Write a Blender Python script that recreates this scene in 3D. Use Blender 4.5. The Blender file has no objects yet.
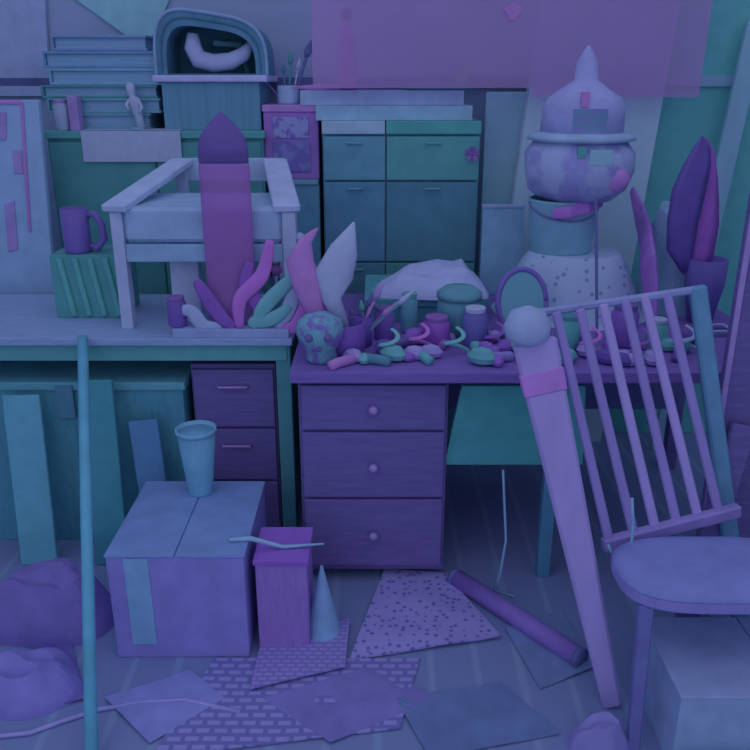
import bpy, bmesh, math, random
from mathutils import Vector, Matrix, noise
random.seed(7)
sc = bpy.context.scene
COL = sc.collection
rad = math.radians
PI = math.pi

# ------------------------------------------------------------------ camera
F = 804.0
CAM = Vector((0, 0, 1.6))
PITCH = rad(20)
FWD = Vector((0, math.cos(PITCH), -math.sin(PITCH)))
UP = Vector((0, math.sin(PITCH), math.cos(PITCH)))
RT = Vector((1, 0, 0))
cd = bpy.data.cameras.new('camera'); cam = bpy.data.objects.new('camera', cd); COL.objects.link(cam)
cam.location = CAM; cam.rotation_euler = (rad(90) - PITCH, 0, 0)
cd.sensor_width = 36; cd.lens = 36 * F / 750; cd.clip_start = 0.02
sc.camera = cam
def ray(px, py): return FWD + RT * ((px - 375) / F) + UP * ((375 - py) / F)
def P(px, py, Y):
    r = ray(px, py); return CAM + r * (Y / r.y)
def Z(px, py, z):
    r = ray(px, py); return CAM + r * ((z - CAM.z) / r.z)

# ------------------------------------------------------------------ materials
LIGHT = (0.185, 0.195, 0.370)      # what a white surface shows under the blue-violet studio light
def lin(c): return tuple(((v / 255) / 12.92 if v / 255 <= .04045 else ((v / 255 + .055) / 1.055) ** 2.4) for v in c)
def alb(c): return tuple(min(.93, .86 * a / l) for a, l in zip(lin(c), LIGHT))
MATS = {}
def M(name, c, rough=.75, var=.10, scale=14.0, bump=.15, stretch=(1, 1, 1), alpha=1.0, tint=None):
    if name in MATS: return MATS[name]
    m = bpy.data.materials.new(name); m.use_nodes = True
    nt = m.node_tree; N = nt.nodes; L = nt.links
    b = N['Principled BSDF']; out = N['Material Output']
    a = alb(c)
    tc = N.new('ShaderNodeTexCoord'); mp = N.new('ShaderNodeMapping'); mp.inputs['Scale'].default_value = stretch
    nz = N.new('ShaderNodeTexNoise'); nz.inputs['Scale'].default_value = scale; nz.inputs['Detail'].default_value = 5
    L.new(tc.outputs['Object'], mp.inputs['Vector']); L.new(mp.outputs['Vector'], nz.inputs['Vector'])
    rp = N.new('ShaderNodeValToRGB')
    rp.color_ramp.elements[0].position = .3; rp.color_ramp.elements[1].position = .7
    rp.color_ramp.elements[0].color = (*[v * (1 - var) for v in a], 1)
    rp.color_ramp.elements[1].color = (*[min(.95, v * (1 + var)) for v in a], 1)
    L.new(nz.outputs['Fac'], rp.inputs['Fac']); L.new(rp.outputs['Color'], b.inputs['Base Color'])
    b.inputs['Roughness'].default_value = rough
    b.inputs['Specular IOR Level'].default_value = .25
    if bump:
        bp = N.new('ShaderNodeBump'); bp.inputs['Strength'].default_value = bump; bp.inputs['Distance'].default_value = .01
        L.new(nz.outputs['Fac'], bp.inputs['Height']); L.new(bp.outputs['Normal'], b.inputs['Normal'])
    if alpha < 1:
        tr = N.new('ShaderNodeBsdfTransparent'); tr.inputs['Color'].default_value = (*(tint or [min(1, .6 + v * .45) for v in a]), 1)
        mx = N.new('ShaderNodeMixShader'); mx.inputs['Fac'].default_value = alpha
        L.new(tr.outputs[0], mx.inputs[1]); L.new(b.outputs[0], mx.inputs[2]); L.new(mx.outputs[0], out.inputs['Surface'])
    MATS[name] = m
    return m
def M2(name, c1, c2, kind, scale=40.0, thr=(.35, .45), stretch=(1, 1, 1)):
    """pattern of c2 marks on c1 ground"""
    if name in MATS: return MATS[name]
    m = M(name, c1); N = m.node_tree.nodes; L = m.node_tree.links
    b = N['Principled BSDF']
    tc = N.new('ShaderNodeTexCoord'); mp = N.new('ShaderNodeMapping'); mp.inputs['Scale'].default_value = stretch
    L.new(tc.outputs['Object'], mp.inputs['Vector'])
    mix = N.new('ShaderNodeMix'); mix.data_type = 'RGBA'
    mix.inputs['A'].default_value = (*alb(c1), 1); mix.inputs['B'].default_value = (*alb(c2), 1)
    if kind == 'brick':
        t = N.new('ShaderNodeTexBrick'); t.inputs['Scale'].default_value = scale; t.inputs['Mortar Size'].default_value = .016
        t.inputs['Color1'].default_value = (1, 1, 1, 1); t.inputs['Color2'].default_value = (.35, .35, .35, 1); t.inputs['Mortar'].default_value = (0, 0, 0, 1)
        t.inputs['Brick Width'].default_value = .42; t.inputs['Row Height'].default_value = .25; t.inputs['Mortar Smooth'].default_value = .3
        t.inputs['Mortar Size'].default_value = .07
        src = t.outputs['Color']
    elif kind == 'dots':
        t = N.new('ShaderNodeTexVoronoi'); t.inputs['Scale'].default_value = scale; t.inputs['Randomness'].default_value = .75
        src = t.outputs['Distance']
    elif kind == 'wave':
        t = N.new('ShaderNodeTexWave'); t.inputs['Scale'].default_value = scale; t.inputs['Distortion'].default_value = 3
        src = t.outputs['Fac']
    else:
        t = N.new('ShaderNodeTexNoise'); t.inputs['Scale'].default_value = scale; t.inputs['Detail'].default_value = 6
        src = t.outputs['Fac']
    L.new(mp.outputs['Vector'], t.inputs['Vector'])
    rp = N.new('ShaderNodeValToRGB')
    rp.color_ramp.elements[0].position = thr[0]; rp.color_ramp.elements[1].position = thr[1]
    if kind in ('dots', 'noise'):
        rp.color_ramp.elements[0].color = (1, 1, 1, 1); rp.color_ramp.elements[1].color = (0, 0, 0, 1)
    L.new(src, rp.inputs['Fac']); L.new(rp.outputs['Color'], mix.inputs['Factor'])
    L.new(mix.outputs['Result'], b.inputs['Base Color'])
    return m

WALL = (88, 100, 148); PALE = (98, 108, 156); PTEAL = (82, 110, 146); TEAL = (54, 98, 122); DTEAL = (48, 90, 114)
NAVY = (48, 80, 114); BLUE = (64, 94, 132); PURP = (94, 82, 146); DPURP = (62, 56, 114); MAG = (106, 76, 144)
DMAG = (82, 58, 128); NPURP = (60, 64, 120); FLOOR = (76, 90, 138); LAV = (90, 84, 148)
pale = M('pale_painted_wood', PALE); paper = M('pale_paper', PALE, .85, .05, 30, .25)
pteal = M('pale_teal_board', PTEAL); teal = M('teal_paint', TEAL, var=.07); dteal = M('dark_teal_paint', DTEAL, var=.08)
navy = M('navy_paint', NAVY, var=.08); blue = M('blue_paint', BLUE); purp = M('purple_card', PURP)
dpurp = M('dark_purple_wood', DPURP, var=.12, stretch=(1, 1, 6)); mag = M('magenta_paint', MAG); dmag = M('deep_magenta', DMAG)
npurp = M('navy_purple', NPURP); lav = M('lavender_card', LAV)
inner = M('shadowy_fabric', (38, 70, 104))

# ------------------------------------------------------------------ mesh helpers
class MB:
    def __init__(s): s.bm = bmesh.new()
    def _bev(s, vs, bev, seg=2):
        if bev:
            es = {e for v in vs for e in v.link_edges}
            bmesh.ops.bevel(s.bm, geom=list(es), offset=bev, segments=seg, affect='EDGES', profile=.6)
    def box(s, c, d, bev=.004, rot=None):
        r = bmesh.ops.create_cube(s.bm, size=1)
        mt = Matrix.Translation(Vector(c)) @ (rot.to_4x4() if rot else Matrix.Identity(4)) @ Matrix.Diagonal((d[0], d[1], d[2], 1))
        bmesh.ops.transform(s.bm, matrix=mt, verts=r['verts']); s._bev(r['verts'], min(bev, min(d) * .3)); return s
    def bb(s, x0, x1, y0, y1, z0, z1, bev=.004):
        return s.box(((x0 + x1) / 2, (y0 + y1) / 2, (z0 + z1) / 2), (x1 - x0, y1 - y0, z1 - z0), bev)
    def prism(s, pts, ex, bev=.002):
        ex = Vector(ex); a = [s.bm.verts.new(p) for p in pts]; b = [s.bm.verts.new(Vector(p) + ex) for p in pts]
        n = len(pts); fs = [s.bm.faces.new(a), s.bm.faces.new(b[::-1])]
        for i in range(n): fs.append(s.bm.faces.new((a[(i + 1) % n], a[i], b[i], b[(i + 1) % n])))
        bmesh.ops.recalc_face_normals(s.bm, faces=fs); s._bev(a + b, bev, 1); return s
    def px(s, pts, Y, t, bev=.002): return s.prism([P(x, y, Y) for x, y in pts], (0, t, 0), bev)
    def path(s, pts, rr, seg=10, flat=1.0):
        pts = [Vector(p) for p in pts]; n = len(pts)
        if not isinstance(rr, (list, tuple)): rr = [rr] * n
        rings = []; ref = None
        for i, p in enumerate(pts):
            t = (pts[min(i + 1, n - 1)] - pts[max(i - 1, 0)]).normalized()
            if ref is None: ref = Vector((0, 0, 1)) if abs(t.z) < .9 else Vector((1, 0, 0))
            u = (ref - t * ref.dot(t)).normalized(); v = t.cross(u); ref = u
            rings.append([s.bm.verts.new(p + (u * math.cos(a) + v * math.sin(a) * flat) * rr[i]) for a in [2 * PI * k / seg for k in range(seg)]])
        for i in range(n - 1):
            for k in range(seg):
                s.bm.faces.new((rings[i][k], rings[i][(k + 1) % seg], rings[i + 1][(k + 1) % seg], rings[i + 1][k]))
        s.bm.faces.new(rings[0][::-1]); s.bm.faces.new(rings[-1]); return s
    def lathe(s, c, prof, seg=32, rot=None, wob=0):
        c = Vector(c); rings = []
        for r, z in prof:
            ring = []
            for k in range(seg):
                a = 2 * PI * k / seg
                p = Vector((r * math.cos(a), r * math.sin(a), z))
                if wob: p += Vector((noise.noise(p * 9 + c), noise.noise(p * 9 + c + Vector((5, 1, 2))), 0)) * wob * min(1, r * 20)
                if rot: p = rot @ p
                ring.append(s.bm.verts.new(c + p))
            rings.append(ring)
        for i in range(len(rings) - 1):
            for k in range(seg):
                s.bm.faces.new((rings[i][k], rings[i][(k + 1) % seg], rings[i + 1][(k + 1) % seg], rings[i + 1][k]))
        s.bm.faces.new(rings[0][::-1]); s.bm.faces.new(rings[-1]); return s
    def slab(s, a, b, w, t, bev=.003, w2=None, up=(0, 1, 0)):
        """flat bar from a to b, width w (w2 at b), thickness t along 'up'"""
        a = Vector(a); b = Vector(b); d = (b - a).normalized(); u = Vector(up); u = (u - d * u.dot(d)).normalized(); v = d.cross(u)
        w2 = w2 or w
        pts = [a - v * w / 2, a + v * w / 2, b + v * w2 / 2, b - v * w2 / 2]
        return s.prism([p - u * t / 2 for p in pts], u * t, bev)
    def mound(s, outline, z0, hfun, n=22):
        """closed crumpled heap over a ground outline (list of xy), height hfun(x, y, edge 0..1)"""
        c = sum((Vector(p) for p in outline), Vector((0, 0))) / len(outline)
        m = len(outline); rings = []
        for i in range(1, n + 1):
            f = i / n; ring = []
            for p in outline:
                q = c + (Vector(p) - c) * f; h = hfun(q.x, q.y, 1 - f)
                ring.append(s.bm.verts.new((q.x, q.y, z0 + max(.001, h))))
            rings.append(ring)
        top = s.bm.verts.new((c.x, c.y, z0 + max(.001, hfun(c.x, c.y, 1))))
        for k in range(m): s.bm.faces.new((top, rings[0][k], rings[0][(k + 1) % m]))
        for i in range(n - 1):
            for k in range(m): s.bm.faces.new((rings[i][k], rings[i + 1][k], rings[i + 1][(k + 1) % m], rings[i][(k + 1) % m]))
        bot = [s.bm.verts.new((p[0], p[1], z0)) for p in outline]
        for k in range(m): s.bm.faces.new((rings[-1][k], bot[k], bot[(k + 1) % m], rings[-1][(k + 1) % m]))
        s.bm.faces.new(bot[::-1]); return s
    def build(s, name, mat, parent=None, smooth=False, loc=None):
        bmesh.ops.recalc_face_normals(s.bm, faces=s.bm.faces[:])
        vs = [v.co for v in s.bm.verts]
        if parent is not None:
            r = parent; o = Vector((0, 0, 0))
            while r is not None: o += r.location; r = r.parent
        else:
            o = Vector(loc) if loc else Vector(((min(v.x for v in vs) + max(v.x for v in vs)) / 2, (min(v.y for v in vs) + max(v.y for v in vs)) / 2, min(v.z for v in vs)))
        bmesh.ops.translate(s.bm, vec=-o, verts=s.bm.verts[:])
        me = bpy.data.meshes.new(name); s.bm.to_mesh(me); s.bm.free()
        me.materials.append(mat)
        if smooth:
            for p in me.polygons: p.use_smooth = True
        ob = bpy.data.objects.new(name, me); COL.objects.link(ob)
        if parent is not None: ob.parent = parent
        else: ob.location = o
        return ob
def tag(o, label, cat, group=None, kind=None):
    o['label'] = label; o['category'] = cat
    if group: o['group'] = group
    if kind: o['kind'] = kind
    return o
def thing(name, loc, label, cat, group=None):
    o = bpy.data.objects.new(name, None); COL.objects.link(o); o.location = loc; o.empty_display_size = .05
    return tag(o, label, cat, group)
def struct(o): o['kind'] = 'structure'; return o
def copy_tree(o, parent=None):
    c = o.copy(); COL.objects.link(c); c.parent = parent
    for ch in list(o.children): copy_tree(ch, c)
    return c
def blob(cx, cy, rx, ry, n=40, j=.12, seed=0):
    return [(cx + rx * math.cos(a) * (1 + j * noise.noise((math.cos(a) * 1.5 + seed, math.sin(a) * 1.5, seed))),
             cy + ry * math.sin(a) * (1 + j * noise.noise((math.cos(a) * 1.5 + seed, math.sin(a) * 1.5, seed)))) for a in [2 * PI * k / n for k in range(n)]]
def crumple(h, seed=0, rough=.35, freq=9.0):
    def f(x, y, e):
        v = noise.noise((x * freq, y * freq, seed)) * .6 + noise.noise((x * freq * 2.3, y * freq * 2.3, seed + 3)) * .4
        r = 1 - abs(noise.noise((x * freq * 1.3, y * freq * 1.3, seed + 8))) * 2
        return h * (min(1, e * 2.2) ** .7) * (1 + rough * v + rough * .4 * r) 
    return f

# ------------------------------------------------------------------ setting
WY = 3.86
struct(MB().bb(-3.0, 3.0, -1.0, WY + .1, -.1, 0, 0).build('floor', M2('floor_boards', FLOOR, (70, 80, 132), 'wave', 2.2, (.0, .10), (1, .12, 1))))
struct(MB().bb(-2.9, 2.9, WY, WY + .1, 0, 2.9, 0).build('wall_back', M('wall_plaster', WALL, .9, .06, 3, .1, (1, 1, 4))))
struct(MB().bb(-3.0, -2.9, -1.0, WY + .1, 0, 2.9, 0).build('wall_left', MATS['wall_plaster']))
struct(MB().bb(2.9, 3.0, -1.0, WY + .1, 0, 2.9, 0).build('wall_right', MATS['wall_plaster']))
struct(MB().bb(-2.9, 2.9, WY - .015, WY, 0, .09, .003).build('baseboard_back', pale))

# ------------------------------------------------------------------ back row
# cabinet behind the left table
a0 = P(44, 131, 3.42); a1 = P(262, 131, 3.42); ct = a0.z
r = thing('cupboard', ((a0.x + a1.x) / 2, 3.6, 0), 'tall dark teal cupboard against the wall behind the pale armchair', 'cupboard')
MB().bb(a0.x, a1.x, 3.44, 3.84, 0, ct - .03).build('body', dteal, r)
MB().bb(a0.x - .01, a1.x + .01, 3.42, 3.85, ct - .03, ct).build('top', teal, r)
mid = (a0.x + a1.x) / 2
for x0, x1, hx in ((a0.x + .01, mid - .004, mid - .05), (mid + .004, a1.x - .01, mid + .05)):
    d = MB().bb(x0, x1, 3.424, 3.44, .08, ct - .045).build('door', dteal, r)
    MB().path([(hx, 3.412, ct - .5), (hx, 3.400, ct - .47), (hx, 3.400, ct - .37), (hx, 3.412, ct - .34), (hx, 3.426, ct - .34)], .006).build('handle', navy, d)
# pale sheet hanging over cupboard edge
s0 = P(80, 133, 3.405); s1 = P(182, 162, 3.405)
tag(MB().prism([(s0.x, 3.41, s1.z), (s1.x, 3.41, s1.z), (s1.x, 3.41, ct + .003), (s0.x, 3.41, ct + .003)], (0, .003, 0), 0).prism([(s0.x, 3.41, ct + .0015), (s1.x, 3.41, ct + .0015), (s1.x, 3.56, ct + .0015), (s0.x, 3.56, ct + .0015)], (0, 0, .003), 0).build('paper_sheet', paper),
    'pale sheet of paper hanging over the front edge of the dark teal cupboard', 'paper')
# stacked portfolios on the cupboard
edges = [(46, 150, 131, 114), (48, 160, 114, 99), (42, 157, 99, 86), (50, 162, 86, 69), (44, 158, 69, 52), (52, 146, 52, 36)]
cols = [blue, M('slate_board', (64, 98, 136)), dteal, M('slate_light', (72, 102, 146)), M('slate_mid', (62, 90, 138)), M('slate_violet', (70, 88, 142))]
labs = ['lowest', 'second from the bottom', 'thin dark third from the bottom', 'thick fourth from the bottom', 'second from the top', 'topmost']
zc = ct
for i, (x0, x1, y0, y1) in enumerate(edges):
    q0 = P(x0, y0, 3.5); q1 = P(x1, y1, 3.5); h = P(60, y1, 3.5).z - P(60, y0, 3.5).z - .001
    if i == 0: q0.x += .13
    t = thing('portfolio', ((q0.x + q1.x) / 2, 3.65, zc), f'blue-grey portfolio, {labs[i]} of the stack on the teal cupboard', 'portfolio', 'portfolios stacked on the cupboard')
    MB().bb(q0.x, q1.x, 3.5, 3.8, zc, zc + h * .16, .002).bb(q0.x, q1.x, 3.5, 3.8, zc + h * .84, zc + h, .002).bb(q0.x, q0.x + .01, 3.5, 3.8, zc + h * .16, zc + h * .84, .001).build('cover', cols[i], t)
    MB().bb(q0.x + .012, q1.x - .01, 3.515, 3.79, zc + h * .16, zc + h * .84, 0).build('pages', M('page_edges', (76, 100, 146), var=.2, scale=50, stretch=(.05, .05, 10)), t)
    zc += h + .001
# small items in front of portfolios on cupboard top
def jar(cx, cy, z, rr, h, glass, lid, label, cat='jar', name='jar', group=None):
    t = thing(name, (cx, cy, z), label, cat, group)
    MB().lathe((cx, cy, z), [(rr * .85, 0), (rr, h * .06), (rr, h * .8), (rr * .8, h * .88), (rr * .8, h * .92)], 24).build('body', glass, t, True)
    MB().lathe((cx, cy, z + h * .9), [(rr * .84, 0), (rr * .86, h * .1), (rr * .8, h * .12)], 24).build('lid', lid, t, False)
    return t
p = P(62, 130, 3.44); jar(p.x, 3.455, ct, .028, .12, pale, purp, 'small pale lidded jar at the left end of the cupboard top')
p = P(76, 130, 3.44); tag(MB().bb(p.x - .02, p.x + .02, 3.43, 3.49, ct, ct + .135).build('paint_box', purp), 'narrow upright purple carton beside the pale lidded jar', 'box')
p = P(100, 130, 3.46)
# figurine
p = P(137, 131, 3.44); z = ct + .005
t = thing('figurine', (p.x, 3.46, ct), 'small pale standing figurine in front of the stacked portfolios', 'figurine')
MB().lathe((p.x, 3.46, ct), [(.034, 0), (.034, .01), (.028, .014)], 20).build('base', blue, t, True)
MB().path([(p.x + .012, 3.46, ct + .012), (p.x + .008, 3.46, ct + .05), (p.x, 3.46, ct + .09), (p.x - .006, 3.46, ct + .12), (p.x - .012, 3.46, ct + .135), (p.x - .014, 3.46, ct + .15), (p.x - .016, 3.46, ct + .175), (p.x - .016, 3.46, ct + .186)], [.02, .016, .022, .024, .012, .018, .018, .006], 14).path([(p.x - .02, 3.455, ct + .12), (p.x - .034, 3.44, ct + .1), (p.x - .02, 3.43, ct + .08)], [.008, .007, .006], 8).path([(p.x + .012, 3.455, ct + .12), (p.x + .03, 3.44, ct + .09), (p.x + .02, 3.43, ct + .07)], [.008, .007, .006], 8).build('body', pale, t, True)
# blue box with pale ledge and arched bag
b0 = P(164, 131, 3.44); b1 = P(258, 74, 3.44)
t = thing('storage_box', ((b0.x + b1.x) / 2, 3.6, ct), 'dark blue storage box with pale top rim on right end of teal cupboard', 'box')
MB().bb(b0.x, b1.x, 3.46, 3.8, ct, b1.z - .03).build('body', M('slate_blue', (56, 86, 126), var=.1, stretch=(12, 1, .4), scale=5), t)
MB().bb(b0.x - .03, b1.x + .035, 3.44, 3.82, b1.z - .03, b1.z - .004, .006).build('lid', M('lilac_rim', (104, 108, 166)), t)
bz = b1.z - .004
bagm = M('dark_bag', (50, 78, 118), var=.15)
cx = (P(158, 70, 3.5).x + P(268, 70, 3.5).x) / 2; hw = (P(268, 70, 3.5).x - P(158, 70, 3.5).x) / 2; ht = P(200, 4, 3.5).z - bz
def arch(sx, sz, n=18, drop=.0):
    pts = []
    for k in range(n + 1):
        a = PI - PI * k / n; c, s_ = math.cos(a), math.sin(a)
        x = abs(c) ** .5 * (1 if c > 0 else -1); zz = abs(s_) ** .55
        pts.append((cx + x * hw * sx, bz + max(.0, zz * ht * sz * (1 - .13 * (x + 1) + drop))))
    return pts
o_ = arch(1, 1); i_ = arch(.80, .76)
t = thing('carrier_case', (cx, 3.6, bz), 'dark blue arched carrier case with open front on top of storage box', 'case')
mb = MB(); n = len(o_)
for (ya, yb) in ((3.47, 3.74),):
    f_o = [mb.bm.verts.new((x, ya, z)) for x, z in o_]; f_i = [mb.bm.verts.new((x, ya, max(z, bz + .0))) for x, z in i_]
    k_o = [mb.bm.verts.new((x, yb, z)) for x, z in o_]; k_i = [mb.bm.verts.new((x, yb, z)) for x, z in i_]
    for k in range(n - 1):
        mb.bm.faces.new((f_o[k], f_o[k + 1], f_i[k + 1], f_i[k])); mb.bm.faces.new((f_o[k], k_o[k], k_o[k + 1], f_o[k + 1]))
        mb.bm.faces.new((f_i[k], f_i[k + 1], k_i[k + 1], k_i[k])); mb.bm.faces.new((k_o[k], k_i[k], k_i[k + 1], k_o[k + 1]))
    for k in (0, n - 1): mb.bm.faces.new((f_o[k], f_i[k], k_i[k], k_o[k]))
mb.build('shell', bagm, t)
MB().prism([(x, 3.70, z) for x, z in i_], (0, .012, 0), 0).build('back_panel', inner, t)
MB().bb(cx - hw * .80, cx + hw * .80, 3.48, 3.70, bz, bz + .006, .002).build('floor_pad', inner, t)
MB().path([(x, 3.468, z) for x, z in o_], .007, 8).build('piping', M('bag_piping', (78, 98, 146)), t)
MB().path([(x, 3.468, max(z, bz + .007)) for x, z in arch(.89, .88)], .004, 8).build('zip', inner, t)
pp = [(193, 36), (193, 50), (199, 62), (214, 66), (231, 64), (244, 57), (251, 47)]
pts = [P(x, y, 3.53) for x, y in pp]; mn = min(v.z for v in pts); 
for v in pts: v.z += max(0, bz + .046 - mn)
tag(MB().path(pts, [.022, .036, .038, .036, .034, .028, .016], 16).build('horn', M('lilac_pale', (96, 104, 158)), smooth=True), 'pale curved horn lying inside the dark arched carrier case', 'horn')
pts = [P(x, y, 3.62) for x, y in ((228, 45), (250, 48))]
tag(MB().path([(cx - hw * .05, 3.60, bz + .125), (cx + hw * .45, 3.63, bz + .118)], .012).path([(cx + hw * .4, 3.62, bz + .118), (cx + hw * .55, 3.62, bz + .01)], .01).build('broom_stick', navy), 'dark bent stick lying above the pale horn in the arched case', 'stick')

# narrow chest with magenta tin and brush jar
c0 = P(266, 180, 3.44); c1 = P(318, 180, 3.44); nz = c0.z
c0.x += .012
t = thing('pedestal', ((c0.x + c1.x) / 2, 3.6, 0), 'narrow blue pedestal between dark teal cupboard and tall drawer cabinet', 'pedestal')
MB().bb(c0.x - .005, c1.x + .004, 3.45, 3.8, 0, nz - .02).build('body', M('slate_deep', (54, 88, 128)), t)
MB().bb(c0.x - .008, c1.x + .001, 3.44, 3.82, nz - .02, nz).build('top', blue, t)
t0 = P(266, 180, 3.47); t1 = P(318, 112, 3.47)
t = thing('tin_box', ((t0.x + t1.x) / 2, 3.56, nz), 'magenta framed tin box with a pale picture panel standing on narrow pedestal', 'tin')
MB().bb(t0.x, t1.x, 3.47, 3.66, nz, t1.z, .006).build('body', M('tin_magenta', (90, 66, 140)), t)
MB().bb(t0.x - .004, t1.x + .004, 3.465, 3.665, t1.z, t1.z + .028, .005).build('lid', M('tin_lid', (104, 80, 148)), t)
w = t1.x - t0.x
MB().bb(t0.x + w * .18, t1.x - w * .18, 3.464, 3.47, nz + (t1.z - nz) * .62, t1.z - .02, .002).build('picture_panel', M2('tin_picture', (88, 92, 152), (70, 62, 134), 'noise', 30, (.4, .5)), t)
MB().bb(t0.x + w * .16, t1.x - w * .16, 3.464, 3.47, nz + .03, nz + (t1.z - nz) * .58, .002).build('lower_panel', M2('tin_lower', (66, 62, 132), (76, 78, 142), 'noise', 24, (.4, .55)), t)
tz = t1.z + .028
p = P(288, 104, 3.53)
t = thing('brush_jar', (p.x, 3.55, tz), 'pale glass brush jar standing on the magenta tin box', 'jar')
MB().lathe((p.x, 3.55, tz), [(.042, 0), (.045, .008), (.045, .07), (.041, .075), (.041, .012), (.0, .012)], 24).build('body', M('jar_glass', (92, 108, 158)), t, True)
for k, (dx, top, m_, rr, nm) in enumerate(((-.03, (262, 78), npurp, .004, 'leftmost'), (-.012, (283, 62), navy, .004, 'second'), (.004, (291, 50), dteal, .005, 'third'), (.02, (300, 58), pale, .004, 'fourth'), (.030, (311, 40), NPURP, .007, 'tallest and rightmost'))):
    m_ = m_ if not isinstance(m_, tuple) else M('navy_purple', NPURP)
    e = P(top[0], top[1], 3.53); s_ = Vector((p.x + dx * .8, 3.55, tz + .016))
    tt = thing('paintbrush', s_, f'thin paintbrush, {nm} in the jar on the magenta tin', 'paintbrush', 'paintbrushes in the jar on the tin')
    q = s_.lerp(e, .72)
    MB().path([s_, q], [rr * .7, rr], 8).build('handle', m_, tt, True)
    MB().path([q, s_.lerp(e, .8), s_.lerp(e, .9), e], [rr * 1.2, rr * 2.4, rr * 1.8, rr * .3], 10, .5).build('bristles', m_, tt, True)
# tall drawer cabinet
d0 = P(322, 134, 3.42); d1 = P(481, 134, 3.42); dz = d0.z
t = thing('drawer_cabinet', ((d0.x + d1.x) / 2, 3.62, 0), 'tall teal and navy drawer cabinet against the back wall at centre', 'cabinet')
MB().bb(d0.x, d1.x, 3.44, 3.84, 0, dz).build('body', M('cabinet_blue', (56, 92, 130)), t)
xm = P(386, 150, 3.42).x
zs = [dz - .005, P(400, 181, 3.42).z, P(400, 262, 3.42).z, .5, .06]
for i in range(4):
    for x0, x1, mm in ((d0.x + .006, xm - .003, [M('drawer_blue', (58, 94, 130)), M('drawer_slate', (52, 84, 124)), navy, navy][i]), (xm + .003, d1.x - .004, [teal, navy, dteal, navy][i])):
        if False:
            o_z = P(400, 121, 3.42).z
        dr = MB().bb(x0, x1, 3.415, 3.438, zs[i + 1] + .004, zs[i] - .004, .004).build('drawer', mm, t)
        MB().path([((x0 + x1) / 2 - .03, 3.416, zs[i] - .03), ((x0 + x1) / 2 - .03, 3.402, zs[i] - .03), ((x0 + x1) / 2 + .03, 3.402, zs[i] - .03), ((x0 + x1) / 2 + .03, 3.416, zs[i] - .03)], .004, 8).build('handle', blue, dr)
# boards stacked on it
tb = P(386, 121, 3.41)
tag(MB().bb(xm, d1.x, 3.41, 3.8, dz, tb.z).build('storage_box', M('teal_box', (50, 100, 122))), 'flat teal box lying on the right half of the drawer cabinet', 'box')
q0 = P(291, 134, 3.43); q1 = P(385, 118, 3.43)
tag(MB().bb(d0.x, xm - .004, 3.41, 3.8, dz, tb.z).build('card_stack', M('pale_card', (94, 114, 156)), ), 'block of pale card lying on left half of the drawer cabinet', 'card')
zz = tb.z
for i, (x0, x1, y0, y1, mm, lb) in enumerate(((316, 472, 121, 106, M('pale_blue_board', (86, 112, 156)), 'lower'), (300, 464, 106, 91, M('pale_grey_board', (92, 108, 158)), 'upper'))):
    h = P(400, y1, 3.45).z - P(400, y0, 3.45).z
    tag(MB().bb(P(x0, y0, 3.45).x, P(x1, y0, 3.45).x, 3.44 + .02 * i, 3.82, zz + .0005, zz + h, .003).build('drawing_board', mm), f'pale wide drawing board, {lb} of the two on the drawer cabinet', 'board')
    zz += h
hb = zz
# blade-like dark palette knife on boards, magenta bottle and long brush
p0 = P(400, 92, 3.5); p1 = P(470, 92, 3.5)
tag(MB().prism([(p0.x, 3.5, hb + .0005), (p0.x + .07, 3.48, hb + .0005), (p1.x, 3.48, hb + .0005), (p1.x, 3.56, hb + .0005), (p0.x + .1, 3.56, hb + .0005)], (0, 0, .03), .008).build('palette_knife', navy), 'dark wedge-shaped scraper lying on top of the pale drawing boards', 'scraper')
p = P(347, 90, 3.52)
t = thing('bottle', (p.x, 3.54, hb), 'tall magenta bottle standing on the pale drawing boards', 'bottle')
MB().lathe((p.x, 3.54, hb), [(.040, 0), (.042, .01), (.042, .19), (.03, .23), (.016, .25), (.015, .27)], 24).build('body', M('bottle_magenta', (118, 70, 156), .4), t, True)
MB().lathe((p.x, 3.54, hb + .27), [(.018, 0), (.018, .035), (.014, .04)], 20).build('cap', dmag, t, True)
a = Vector((P(292, 80, 3.46).x, 3.485, hb + .012)); b = Vector((P(400, 64, 3.46).x, 3.475, hb + .012))
t = thing('paintbrush', a, 'long magenta flat paintbrush lying along the front of the drawing boards', 'paintbrush')
MB().path([a.lerp(b, .45), b], [.010, .004], 10).build('handle', dmag, t, True)
MB().path([a, a.lerp(b, .2), a.lerp(b, .45)], [.004, .0115, .011], 12, .6).build('bristles', mag, t, True)

# canvas leaning, teal board, plank, rail
def floor_prism(top_l, top_r, bot_l, bot_r, Y, t):
    mb = MB(); pts = [P(*top_l, Y), P(*top_r, Y), P(*bot_r, Y), P(*bot_l, Y)]
    return mb.prism(pts, (0, t, 0), .003)
zf = 450
def at_floor(p, q, Y):
    """extend the edge p->q on plane Y to the floor"""
    A = P(*p, Y); B = P(*q, Y); k = A.z / (A.z - B.z); return A + (B - A) * k
t = thing('canvas', (P(590, 100, 3.46).x, 3.47, 0), 'large pale canvas standing behind the tiered sculpture', 'canvas')
Y = 3.47
pts = [P(546, -20, Y), P(685, -20, Y), at_floor((684, 0), (644, 212), Y), at_floor((540, 20), (511, 215), Y)]
pts[2].x = max(pts[2].x, P(610, 300, Y).x); pts[3].x = max(pts[3].x, P(470, 300, Y).x)
MB().prism(pts, (0, .012, 0), .002).build('cloth_face', M('canvas_face', (106, 128, 166), var=.04), t)
MB().slab(pts[0] + Vector((.01, .03, 0)), pts[3] + Vector((.01, .03, 0)), .03, .03).slab(pts[1] + Vector((-.02, .03, 0)), pts[2] + Vector((-.02, .03, 0)), .03, .03).build('stretcher', pale, t)
Y = 3.58
x0 = P(640, 100, Y).x; x1 = P(775, 100, Y).x; zt = P(700, -25, Y).z
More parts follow.
